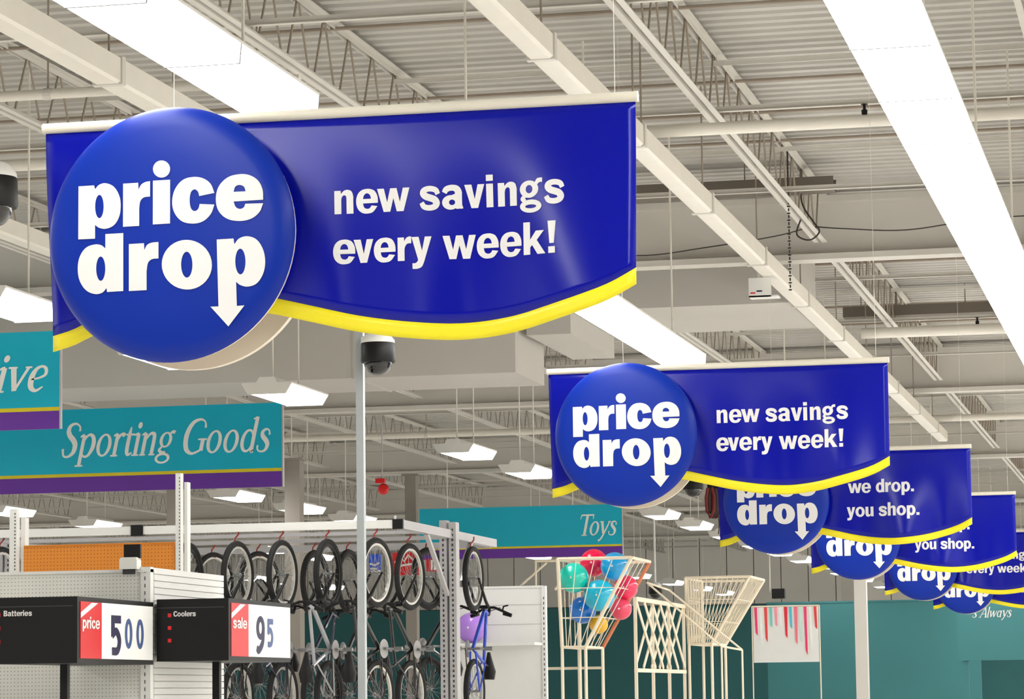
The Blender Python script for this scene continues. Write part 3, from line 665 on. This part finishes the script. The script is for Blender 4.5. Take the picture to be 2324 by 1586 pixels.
# end-of-aisle price headers
DIG = {
 '5': [[[(0,1),(.62,1),(.62,.80),(.22,.80),(.22,.56),(0,.44)]], rib([(.06,.50,.2),(.32,.60,.2),(.52,.38,.22),(.40,.12,.2),(.05,.10,.2)])],
 '0': [[ell(.33,.5,.33,.5), ell(.33,.5,.12,.32,18)]],
 '9': [[ell(.33,.68,.33,.32), ell(.33,.68,.12,.16,18)], rib([(.56,.70,.2),(.50,.3,.2),(.20,.08,.2),(.04,.14,.18)])],
}
def header(label, x, y, wx, top, words, big, small, tagword, depth=1.46):
    o = thing('price_header', label, 'price sign', (x, y, 0), 0, 'black price headers on the shelf ends')
    H = .42
    obj('box_body', MB().box((-wx,0,top-H),(-.012,depth,top)), M_BLK, o)
    obj('groove', MB().box((-wx,-.003,top-.062),(-.03,.001,top-.056)), M_SLOT, o)
    items, ww = layout(words, ADV)
    letters(items, G, .026, -wx+.055+(.012 if words[0] == 'B' else .065), top-.118, lambda a, b: (a, -.004, b), o)
    for k in range(3): obj('bullet', MB().box((-wx+.02+(0 if words[0] == 'B' else .06),-.004,top-.122-.085*k),(-wx+.045+(0 if words[0] == 'B' else .06),-.001,top-.097-.085*k)), M_RED, o)
    # price face looks along the aisle (+X side)
    pf = obj('price_frame', MB().box((-.012,0,top-H),(0,depth,top)), M_BLK, o)
    d = depth
    obj('price_card', MB().box((0,.30*d,top-H+.03),(.004,.985*d,top-.03)), M_CARD, pf)
    rc = obj('red_tag', MB().box((0,.035*d,top-H+.03),(.004,.30*d,top-.03)), M_RED, pf)
    py = lambda a, b: (.006, a, b)
    st = MB(); emit_piece(st, [[(.035*d,top-.135),(.035*d,top-.10),(.17*d,top-.035),(.25*d,top-.035)]], lambda a, b: (.005, a, b))
    obj('flash', st, M_CARD, pf, fix=False)
    it, ww = layout(tagword, ADV); k = .22*d/(ww*.055)
    letters(it, G, .055, 0, top-.20, lambda a, b: (.0065, .055*d+a*k, b), pf, off=(.0004,0,0))
    for ch, x0, h, wy, m, dz in ((big[0], .42*d, .26, .30, M_NAVY, .105), (small[0], .60*d, .20, .22, M_SLATE, .12), (small[1] if len(small) > 1 else None, .755*d, .20, .22, M_SLATE, .12)):
        if ch is None: continue
        b = MB()
        for kk, pc in enumerate(DIG[ch]): emit_piece(b, pc, lambda a, c: (.006+.0005*kk, x0+a*wy, top-dz-h+c*h))
        obj('digit', b, m, pf, fix=False)
    obj('support_post', MB().box((-wx*.6,depth*.4,.03),(-wx*.6+.05,depth*.4+.05,top-H)), M_BLK, o)
    obj('foot', MB().box((-wx*.95,depth*.35,0),(-wx*.1,depth*.5,.03)), M_BLK, o)
    return o
header('black header reading Batteries with a red and white price card, lower left corner', -6.92, 18.5, .56, 2.267, 'Batteries', '5', '00', 'price')
header('black header reading Coolers with a red and white price card, in front of the bicycles', -6.40, 20.0, .51, 2.288, 'Coolers', '9', '5', 'sale')

# ------------------------------------------------------------------ bicycle rack
RK = thing('bicycle_rack', 'grey steel rack with white beams from which the bicycles hang', 'rack', (0,0,0))
obj('front_beam', MB().box((-17,27.97,3.185),(-7.34,28.03,3.262)), M_WHITE, RK)
obj('middle_beam', MB().box((-17,30.58,3.205),(-7.30,30.62,3.245)), M_RACK, RK)
obj('rear_beam', MB().box((-17,31.85,3.17),(-7.30,31.90,3.24)), M_RACK, RK)
for x in (-7.29, -12.0, -16.5):
    obj('cross_arm', MB().box((x-.045,28.0,3.18),(x+.045,31.95,3.262)), M_RACK, RK)
    obj('arm_cap', MB().box((x-.05,27.955,3.175),(x+.05,27.995,3.267)), M_BLK, RK)
    obj('arm_bolt', MB().tube((x-.03,27.99,3.262),(x-.03,27.99,3.30),.012,6), M_WHITE, RK)
    for a_, b_, t_ in ((-.085,-.012,3.36),(.012,.085,3.34)):
        up = obj('upright', MB().box((x+a_,29.93,0),(x+b_,30.07,t_)), M_RACK, RK)
        s = MB(); m_ = (a_+b_)/2
        for i in range(44): s.box((x+m_-.008,29.927,1.1+i*.05),(x+m_+.008,29.931,1.125+i*.05))
        obj('slots', s, M_SLOT, up)['kind'] = 'stuff'
    obj('brace', MB().box((-.02,-.02,0),(.02,.02,1.02)), M_RACK, RK, loc=(x,29.9,2.62), rot=(.98,0,0))
    obj('brace', MB().box((-.02,-.02,0),(.02,.02,1.02)), M_RACK, RK, loc=(x,30.1,2.62), rot=(-.98,0,0))
obj('beam_splice', MB().box((-9.92,27.955,3.17),(-9.80,28.04,3.275)), M_BLK, RK)
def hook(x, y, z):   # J hook from beam down to the wheel rim
    pts = [(x+.012,y,z+.095),(x+.010,y,z+.06),(x-.018,y-.01,z+.025),(x-.02,y-.025,z-.02),(x,y-.03,z-.05),(x+.012,y+.01,z-.055),(x+.02,y+.03,z-.03)]
    obj('hook', MB().path(pts, .008, 6), M_HOOK, RK)

# ------------------------------------------------------------------ bicycles, hung by the front wheel
WR = .33; AX = 1.14
tyre_me = MB().torus((0,0,0), WR-.030, .030, 'X', 40, 8).mesh('wheel', M_RUB, True)
def rim_mesh(m):
    return MB().lathe([(WR-.072,-.014),(WR-.05,-.016),(WR-.046,-.012),(WR-.046,.012),(WR-.05,.016),(WR-.072,.014),(WR-.072,-.014)], (0,0,0), 'X', 40)
def rimmb():
    mb = MB(); prof = [(WR-.075,-.013),(WR-.047,-.015),(WR-.047,.015),(WR-.075,.013)]; n = 40
    for r, h in prof:
        for j in range(n):
            a = 2*PI*j/n; mb.v.append((h, r*math.cos(a), r*math.sin(a)))
    for i in range(4):
        for j in range(n): mb.f.append((i*n+j, i*n+(j+1) % n, ((i+1) % 4)*n+(j+1) % n, ((i+1) % 4)*n+j))
    return mb
rim_al = rimmb().mesh('rim', M_RIM, True); rim_bk = rimmb().mesh('rim', M_BLK, True)
sb = MB()
for i in range(24):
    a = 2*PI*i/24; s = 1 if i % 2 else -1
    sb.path([(s*.025,.02*math.cos(a+.8),.02*math.sin(a+.8)),(0,(WR-.07)*math.cos(a),(WR-.07)*math.sin(a))], .0022, 4, cap=False)
spokes_me = sb.mesh('spokes', M_SPK)
hub_me = MB().lathe([(.001,-.05),(.012,-.05),(.012,-.032),(.024,-.03),(.024,-.022),(.013,-.02),(.013,.02),(.024,.022),(.024,.03),(.012,.032),(.012,.05),(.001,.05)], (0,0,0), 'X', 12).mesh('hub', M_SPK, True)
def wheel(parent, loc, rim, sc=1.0):
    t = obj('wheel', tyre_me, M_RUB, parent, loc=loc); t.scale = (1, sc, sc) if False else (sc, sc, sc)
    obj('rim', rim, M_RIM, t); obj('spokes', spokes_me, M_SPK, t); obj('hub', hub_me, M_SPK, t)
    return t
FR = {}
def bike_parts(fm):
    """frame coordinates: w sideways, f forward, v up; hung so that forward is up and the bars face the front"""
    P = lambda f, v, w_=0: (w_, -v, f-AX-WR)
    if 'meshes' not in FR:
        fr = MB()
        bb, ra, st, ht, hb = P(.43,-.04), P(0,0), P(.27,.40), P(.80,.50), P(.835,.38)
        fr.tube(bb, st, .016, 8).tube(P(.29,.36), P(.80,.47), .017, 8).tube(bb, P(.825,.40), .021, 8).tube(ht, hb, .021, 8)
        for s in (-.055,.055):
            fr.path([P(.40,-.035,s*.5), P(0,0,s)], .010, 6).path([P(.29,.34,s*.4), P(0,0,s)], .008, 6)
        fk = MB(); fk.tube(hb, P(.86,.34), .02, 8); fk.tube(P(.86,.34,-.06), P(.86,.34,.06), .018, 8)
        for s in (-.06,.06): fk.path([P(.86,.34,s), P(.92,.24,s), P(AX,0,s)], [.018,.017,.011], 8)
        hbars = MB(); hbars.tube(ht, P(.785,.57), .016, 8).tube(P(.785,.57), P(.87,.60), .016, 8)
        hbars.path([P(.78,.66,-.215),P(.82,.655,-.13),P(.86,.60,-.05),P(.86,.60,.05),P(.82,.655,.13),P(.78,.66,.215)], .014, 8)
        grips = MB(); 
        for s in (-1,1): grips.tube(P(.775,.66,s*.22), P(.80,.658,s*.13), .020, 8); grips.path([P(.82,.655,s*.12),P(.87,.64,s*.14),P(.88,.63,s*.19)], .009, 6); grips.path([P(.82,.655,s*.12),P(.86,.72,s*.08),P(.83,.60,s*.02),P(.80,.50,s*.02)], .005, 5)
        sd = MB(); sd.path([P(.12,.56),P(.20,.565),P(.30,.56),P(.40,.55)], [.055,.07,.04,.016], 10); sd.tube(st, P(.25,.54), .013, 8)
        ck = MB(); ck.lathe([(.001,.05),(.09,.05),(.09,.056),(.001,.056)], P(.43,-.04), 'X', 20)
        ck.tube(P(.43,-.04,.07), P(.43,-.21,.07), .011, 6).tube(P(.43,-.04,-.07), P(.43,.13,-.07), .011, 6).tube(P(.43,-.04,-.07), P(.43,-.04,.07), .012, 6)
        ck.tube(P(.43,-.21,.07), P(.43,-.21,.16), .02, 6).tube(P(.43,.13,-.07), P(.43,.13,-.16), .02, 6)
        ch = MB(); ch.path([P(.43,.05,.053),P(0,.035,.053),P(-.035,0,.053),P(0,-.035,.053),P(.43,-.13,.053)], .006, 5)
        FR['meshes'] = True
        FR.update(frame=fr, fork=fk, handlebar=hbars, grips=grips, saddle=sd, crank=ck, chain=ch)
        for k in ('handlebar','grips','saddle','crank','chain','fork'):
            FR[k+'_me'] = FR[k].mesh(k, {'handlebar':M_BLK,'grips':M_BLK,'saddle':M_BLK,'crank':M_SPK,'chain':M_CABLE,'fork':M_BLK}[k], True)
    return FR
def bicycle(label, x, y, ztop, color, rim, ang, sc=1.0, face=1):
    f = bike_parts(None)
    o = thing('bicycle', label, 'bicycle', (x, y, ztop), ang+(PI if face < 0 else 0), 'bicycles hanging from the rack')
    o.scale = (sc, sc, sc)
    key = 'frame_'+color
    if key not in FR: FR[key] = f['frame'].mesh('frame', mat('bike_'+color, {'black':(24,24,26),'red':(190,20,26),'blue':(30,70,200),'silver':(170,172,176),'navy':(24,30,60),'purple':(90,40,120)}[color], .3, coat=.4), True)
    obj('frame', FR[key], None, o)
    for k in ('fork','handlebar','grips','saddle','crank','chain'): obj(k, f[k+'_me'], None, o)
    wheel(o, (0,0,-WR), rim); wheel(o, (0,0,-WR-AX), rim)
    return o
FRONT = [(-11.24,'black','cut by the left edge',rim_al,-.14),(-9.36,'silver','half hidden by the tall white upright',rim_bk,-.10),(-8.87,'black','with pale rims, first clear of the shelving',rim_al,-.14),
         (-8.43,'navy','second clear of the shelving',rim_al,-.13),(-7.98,'silver','just left of the galvanised pole',rim_bk,-.10),(-7.51,'black','just right of the pole, bright pale front rim',rim_al,-.21)]
for x, c, t, rm_, a in FRONT:
    bicycle(f'{c} bicycle on the front beam, {t}', x, 28.0, 3.103, c, rm_, a); hook(x, 28.0, 3.103)
bicycle('black bicycle with narrow pale rim, nearest left of the rack upright', -7.52, 29.3, 3.11, 'black', rim_al, -.18); hook(-7.52, 29.3, 3.11)
obj('side_rail', MB().box((-17,29.28,3.20),(-7.30,29.32,3.235)), M_RACK, RK)
BACK = [(-9.95,'silver','tilted, between two front bicycles at far left',rim_al,-.40,.92),(-9.46,'black','tilted, behind the navy bicycle',rim_al,-.45,.92),(-8.86,'navy','overlapping the silver one by the pole',rim_bk,-.15,1),
        (-8.50,'black','partly hidden by the galvanised pole',rim_bk,-.12,1),(-7.66,'black','half hidden by the rack upright',rim_bk,-.30,.97),(-7.19,'blue','edge on, right of the rack upright',rim_al,-.05,1)]
for x, c, t, rm_, a, sc in BACK:
    bicycle(f'{c} bicycle on the middle beam, {t}', x, 30.6, 3.13, c, rm_, a, sc, -1); hook(x, 30.6, 3.13)
def hung_card(label, x, y, wd, hh, z, m, marks):
    o = thing('hang_card', label, 'card', (x,y,z), 0)
    obj('card', MB().box((0,0,-hh),(wd,.012,0)), m, o)
    for pts, mm in marks: obj('print', MB().path([(p*wd,-.004,-q*hh) for p, q in pts], .012, 5), mm, o)
    for t in (.2,.8): obj('hanging_cord', MB().tube((wd*t,.006,0),(wd*t,.006,3.175-z),.003,5), M_CABLE, o)
hung_card('red card with white squiggle seen through the spokes left of the rack upright', -8.36, 31.83, .29, .24, 3.14, M_RED, [([(.1,.45),(.3,.15),(.45,.4),(.6,.12),(.8,.35)], M_CARD),([(.1,.62),(.5,.55),(.9,.50)], M_CARD)])
hung_card('small red and white card beside the rack upright', -7.99, 31.83, .15, .135, 3.067, M_RED, [([(.42,.1),(.42,.9)], M_CARD),([(.6,.1),(.62,.9)], M_CARD)])
hung_card('small blue and white card seen through the wheel right of the pole', -8.62, 31.83, .13, .17, 3.13, mat('card_blue',(40,90,220),.4), [([(.1,.6),(.5,.7),(.9,.55)], M_CARD),([(.1,.9),(.7,.92)], M_CARD)])

# ------------------------------------------------------------------ toy department
o = thing('toy_shelving', 'plain white shelving back between the rack upright and the ball bin', 'shelving', (-8.0,35.8,0))
obj('back_panel', MB().box((-.62,0,.1),(.42,.04,2.88)), M_WHITE, o)
obj('end_post', MB().box((.42,-.02,0),(.47,.06,2.90)), M_WHITE, o)
obj('top_rail', MB().box((-.62,-.01,2.88),(.42,.05,2.905)), M_WHITE, o)
obj('panel_joint', MB().box((-.62,-.004,2.68),(.42,.0,2.685)).box((-.62,-.004,2.45),(.42,0,2.455)), M_RACK, o)
obj('base_deck', MB().box((-.62,-.45,0),(.47,0,.15)), M_WHITE, o)
sl = MB()
for i in range(40): sl.box((.44,-.0225,.4+i*.06),(.45,-.019,.43+i*.06))
obj('post_slots', sl, M_SLOT, o)['kind'] = 'stuff'
obj('shelf', MB().box((-.62,-.45,2.20),(.42,0,2.23)), M_WHITE, o)
# ball bin: inverted wire pyramid
def funnel_bin(label, loc, wx, dy, h, ins, mesh_n, post_m, rear_m, name='wire_bin'):
    o = thing(name, label, 'display bin', loc)
    r = .021
    T = [(0,0,0),(wx,0,0),(wx,dy,0),(0,dy,0)]
    Bt = [(0.02,.1,-h),(wx-ins,.1,-h),(wx-ins,dy-.1,-h),(.02,dy-.1,-h)]
    for i in range(4):
        obj('top_rail', MB().tube(T[i], T[(i+1) % 4], r, 8), post_m, o)
        obj('bottom_rail', MB().tube(Bt[i], Bt[(i+1) % 4], r*.8, 8), post_m, o)
        obj('corner_post', MB().tube(T[i], Bt[i], r*1.15, 8), rear_m if i == 2 else post_m, o)
    wr = MB()
    for i in range(4):
        a0, a1, b0, b1 = map(Vector, (T[i], T[(i+1) % 4], Bt[i], Bt[(i+1) % 4]))
        for k in range(1, mesh_n):
            t = k/mesh_n; wr.tube(a0.lerp(a1, t), b0.lerp(b1, t), .006, 5)
        for k in range(1, 3):
            t = k/3; wr.tube(a0.lerp(b0, t), a1.lerp(b1, t), .006, 5)
    for k in range(1, 6):
        t = k/6; wr.tube(Vector(Bt[0]).lerp(Vector(Bt[1]), t), Vector(Bt[3]).lerp(Vector(Bt[2]), t), .006, 5)
    g = obj('wire_grid', wr, post_m, o); g['kind'] = 'stuff'
    for p in Bt: obj('leg', MB().tube(p, (p[0], p[1], -loc[2]), r, 8), post_m, o)
    return o
funnel_bin('cream wire bin flaring at the top and filled with big play balls', (-7.835,38,3.31), .94, 1.33, 1.10, .62, 4, M_WIRE, M_ORW)
def ball(label, x, y, z, r, rgb, nm):
    m = mat(nm, rgb, .22, var=.12, scale=3, coat=.3)
    mb = MB(); prof = [(max(.001, r*math.sin(PI*i/18)), -r*math.cos(PI*i/18)) for i in range(19)]
    o = tag(obj('play_ball', mb.lathe(prof, n=28), m, smooth=True, loc=(x,y,z)), label, 'ball', 'play balls in the wire bin')
    obj('valve', MB().lathe([(.001,-.006),(.012,-.006),(.012,.0),(.001,.0)], axis='Y', n=10), M_WHITE, o, loc=(0,-r+.002,0))
    return o
ball('turquoise green play ball at the left of the wire bin', -7.71, 38.38, 3.087, .190, (20,206,186), 'ball_turquoise')
ball('crimson play ball on top at the back of the wire bin', -7.553, 38.92, 3.294, .178, (240,16,76), 'ball_crimson_top')
ball('marbled blue and cyan play ball at the upper right of the wire bin', -7.222, 38.60, 3.23, .180, (20,160,224), 'ball_marbled')
ball('large sky blue play ball at the front centre of the wire bin', -7.392, 38.42, 2.86, .200, (10,184,222), 'ball_sky')
ball('pink red play ball at the right behind the slanting post', -7.157, 39.0, 2.973, .158, (240,40,90), 'ball_pinkred')
ball('blue play ball low at the left under the turquoise one', -7.678, 38.78, 2.688, .172, (24,120,220), 'ball_blue')
ball('coral play ball lowest at the right of the wire bin', -7.22, 38.98, 2.70, .140, (232,70,100), 'ball_coral')
ball('yellow play ball just showing at the bottom of the wire bin', -7.444, 38.62, 2.50, .120, (226,170,20), 'ball_yellow')
ball('lilac play ball on the white shelf right of the rack upright', -8.38, 35.55, 2.415, .18, (178,130,226), 'ball_lilac')
# stand behind the bin
o = thing('display_stand', 'thin cream stand with slanting struts left of the ball bin', 'stand', (-9.40,44,0))
for nm, a, b, r in (('post',(0,0,0),(0,0,3.56),.014),('post',(.62,0,0),(.62,0,3.56),.02),('top_rail',(0,0,3.56),(.95,0,3.56),.02),('strut',(.16,0,3.53),(-.26,0,3.18),.016),('strut',(.60,0,3.5),(.28,0,3.14),.02),('base_rail',(-.26,0,2.0),(.95,0,2.0),.02),('post',(-.26,0,0),(-.26,0,3.18),.012)):
    obj(nm, MB().tube(a, b, r, 8), M_WIRE, o)
obj('clip', MB().box((-.36,-.05,3.10),(-.16,.05,3.20)), M_RACK, o)
# lattice rack
o = thing('lattice_rack', 'white lattice rack with crossing slats right of the ball bin', 'rack', (-7.22,40.0,0))
obj('top_rail', MB().box((-.025,0,2.83),(.025,3.93,2.885)), M_WIRE, o)
for yy in (0,1.3,2.6,3.9): obj('post', MB().box((-.02,yy-.02,0),(.02,yy+.02,2.83)), M_WIRE, o)
lm_ = MB().box((-.008,-.03,-.84),(.008,.03,.84)).mesh('lattice_slat', M_WIRE)
for i in range(5):
    for s in (-1,1): obj('lattice_slat', lm_, M_WIRE, o, loc=(.012*s,.72+i*.62,2.40), rot=(s*1.02,0,0))
obj('bottom_rail', MB().box((-.025,0,1.90),(.025,3.93,1.95)), M_WIRE, o)
o = thing('slanting_frame', 'cream slanting frame of two struts rising from the lattice rack', 'frame', (-7.05,42,0))
for a, b in (((-.36,0,3.14),(.66,0,2.25)),((-.10,0.3,3.04),(.90,.3,2.2)),((-.36,0,3.14),(-.10,.3,3.04)),((.66,0,2.25),(.90,.3,2.2)),((.66,0,2.25),(.66,0,0)),((.9,.3,2.2),(.9,.3,0))): obj('strut', MB().tube(a, b, .014, 8), M_WIRE, o)
# second, taller meshed bin
b2 = funnel_bin('empty cream wire mesh bin farther back, right of the lattice rack', (-7.20,44,3.27), .93, 1.5, .95, .58, 12, M_WIRE, M_WIRE)
for i in range(6): obj('side_slat', MB().box((.03+i*.038,-.008,-.93),(.045+i*.038,.0,-.02)), M_WIRE, b2)
for i in range(5): obj('cross_wire', MB().tube((.02,-.012,-.1-i*.19),(.24,-.012,-.1-i*.19),.006,5), M_WIRE, b2)
# hanging speaker
o = thing('loudspeaker', 'black box loudspeaker hanging by a thin rod in front of the far wall', 'loudspeaker', (-7.993,60,3.44))
obj('cabinet', MB().box((-.125,0,0),(.125,.2,.19)), M_BLK, o)
obj('grille', MB().box((-.11,-.012,.012),(.11,0,.178)), M_BLK, o)
obj('hanging_rod', MB().path([(-.12,.1,.12),(-.17,.1,.13),(-.17,.1,.2),(-.17,.1,DECKZ-3.44)],.013,6), M_PIPE, o)
# striped hanging and wall lettering
o = thing('striped_hanging', 'white hanging with pink, red and blue strips at the bottom of the far aisle', 'hanging', (-8.5,60,0))
obj('cloth', MB().box((0,.01,2.2),(1.28,.03,3.28)), M_WHITE, o)
obj('top_bar', MB().tube((-.02,.0,3.29),(1.30,0,3.29),.014,8), M_WIRE, o)
cols = [(236,60,110),(240,240,236),(230,70,70),(120,200,190),(244,150,170),(240,240,240),(220,40,60),(90,190,210),(240,120,140),(200,230,220)]
for i in range(13):
    c = cols[i % 10]; x = .03+i*.097; l = .35+.6*R.random()
    obj('strip', MB().prism([(x,3.27),(x+.05+.02*R.random(),3.27),(x+.06,3.27-l),(x+.02,3.27-l*.9)], -.006, .008), mat(f'strip_{i % 10}', c, .7), o)
for px in (-.02,1.30): obj('frame_post', MB().tube((px,.02,0),(px,.02,3.29),.012,6), M_WIRE, o)
o = thing('wall_sign', 'teal fascia sign with white script lettering in the lower right corner', 'sign', (-3.9,62,0))
obj('fascia', MB().box((-.8,.05,2.2),(3.2,.12,3.34)), M_TEALW, o)
it, ww = layout("'s Always", IADV, .02)
letters(it, I, .13, -.52, 3.05, lambda a, b: (a, .045, b), o, .25)
for px in (-.7,3.0): obj('post', MB().box((px,.12,0),(px+.1,.2,3.2)), M_TEALW, o)
o = thing('teal_wall_run', 'plain teal display wall standing behind the far column', 'display wall', (-6.4,70,0))
obj('panel', MB().box((-3.2,0,0),(1.6,.1,3.62)), M_TEALW, o)
obj('top_trim', MB().box((-3.2,-.02,3.62),(1.6,.12,3.66)), M_TEALW, o)
# small red things under the roof
o = thing('fire_bell', 'small bright red fire bell left of the second blue banner', 'bell', (-11.97,45,4.80))
obj('gong', MB().lathe([(.001,-.05),(.06,-.045),(.085,-.01),(.085,.0),(.001,.0)], axis='Y', n=20), M_RED, o, smooth=True, loc=(.02,0,-.06))
obj('strobe', MB().box((-.09,-.06,.03),(.05,.02,.10)), M_RED, o)
obj('hanging_rod', MB().tube((0,.01,.08),(0,.01,DECKZ-4.8),.01,6), M_RACK, o)
o = thing('hose_reel', 'dark red looped hoses hanging under the second blue banner', 'hose', (-6.98,45.4,4.2))
mdr = mat('dark_red_hose', (112,22,26), .5)
for i, (dx, m) in enumerate(((-.05,mdr),(-.01,M_CABLE),(.03,mdr))):
    obj('hose_loop', MB().path([(dx-.03,.02*i,.45),(dx-.06,.02*i,.30),(dx-.05,.02*i,.10),(dx,.02*i,.0),(dx+.05,.02*i,.12),(dx+.06,.02*i,.32),(dx+.03,.02*i,.46)], .028, 8), m, o, smooth=True)
obj('bracket', MB().box((-.09,-.02,.44),(.11,.08,.50)), M_BLK, o)
obj('hanging_rod', MB().tube((0,.03,.5),(0,.03,DECKZ-4.2),.012,6), M_RACK, o)
obj('drop_cord', MB().path([(.06,.02,.1),(.07,.02,-.1),(.06,.02,-.24)], .008, 6), M_CABLE, o)
# small white notice plate on the channel
o = thing('notice_plate', 'small white plate with red and blue marks fixed under the long pale channel', 'plate', (-3.70,27.0,5.10))
obj('plate', MB().box((-.10,0,0),(.10,.02,.17)).box((-.10,0,-.0),(.16,.18,.012)), M_WHITE, o)
obj('red_mark', MB().box((-.085,-.002,.03),(-.04,0,.042)), M_RED, o)
obj('blue_mark', MB().box((-.03,-.002,.045),(.02,0,.058)), M_NAVY, o)
obj('strap', MB().box((-.02,.01,.17),(.0,.02,.25)), M_STEEL, o)
# loose wires under the roof
def cable(label, pts, r=.006):
    P = [Vector(p) for p in pts]; out = []
    for i in range(len(P)-1):
        p0, p1 = P[i], P[i+1]; pm = P[i-1] if i else p0*2-p1; pn = P[i+2] if i+2 < len(P) else p1*2-p0
        for j in range(6):
            t = j/6; out.append(.5*((2*p0)+(p1-pm)*t+(2*pm-5*p0+4*p1-pn)*t*t+(3*p0-pm-3*p1+pn)*t**3))
    out.append(P[-1])
    tag(obj('loose_cable', MB().path(out, r, 5), M_CABLE), label, 'cable', 'loose cables under the roof')
cable('thin dark cable sagging from the joist end towards the long strip light', [(-3.3,27.6,5.80),(-2.95,27.3,5.72),(-2.4,27.2,5.67),(-1.7,27.2,5.74),(-.9,27.4,5.78)])
cable('thin dark cable sagging below the girder beside the nearest banner', [(-5.3,27.0,5.56),(-4.7,26.9,5.50),(-4.2,27.0,5.56),(-3.6,27.3,5.68),(-3.3,27.6,5.80)])
cable('coiled dark cable hanging at the end of the joist right of the nearest banner', [(-3.31,26.9,5.76),(-3.34,26.85,5.62),(-3.22,26.8,5.56),(-3.14,26.85,5.64),(-3.2,26.9,5.74),(-3.3,26.95,5.92),(-3.31,27,6.2)], .008)
o = thing('drop_chain', 'dark knotted chain hanging below the joist right of the nearest banner', 'chain', (-3.30,26.0,5.0))
ck = MB()
for i in range(26): ck.torus((0,0,.02+i*.03), .012, .005, 'X' if i % 2 else 'Z', 8, 4)
obj('links', ck, M_BLK, o); obj('rod', MB().tube((0,0,.78),(0,0,DECKZ-5.0),.008,6), M_CABLE, o)
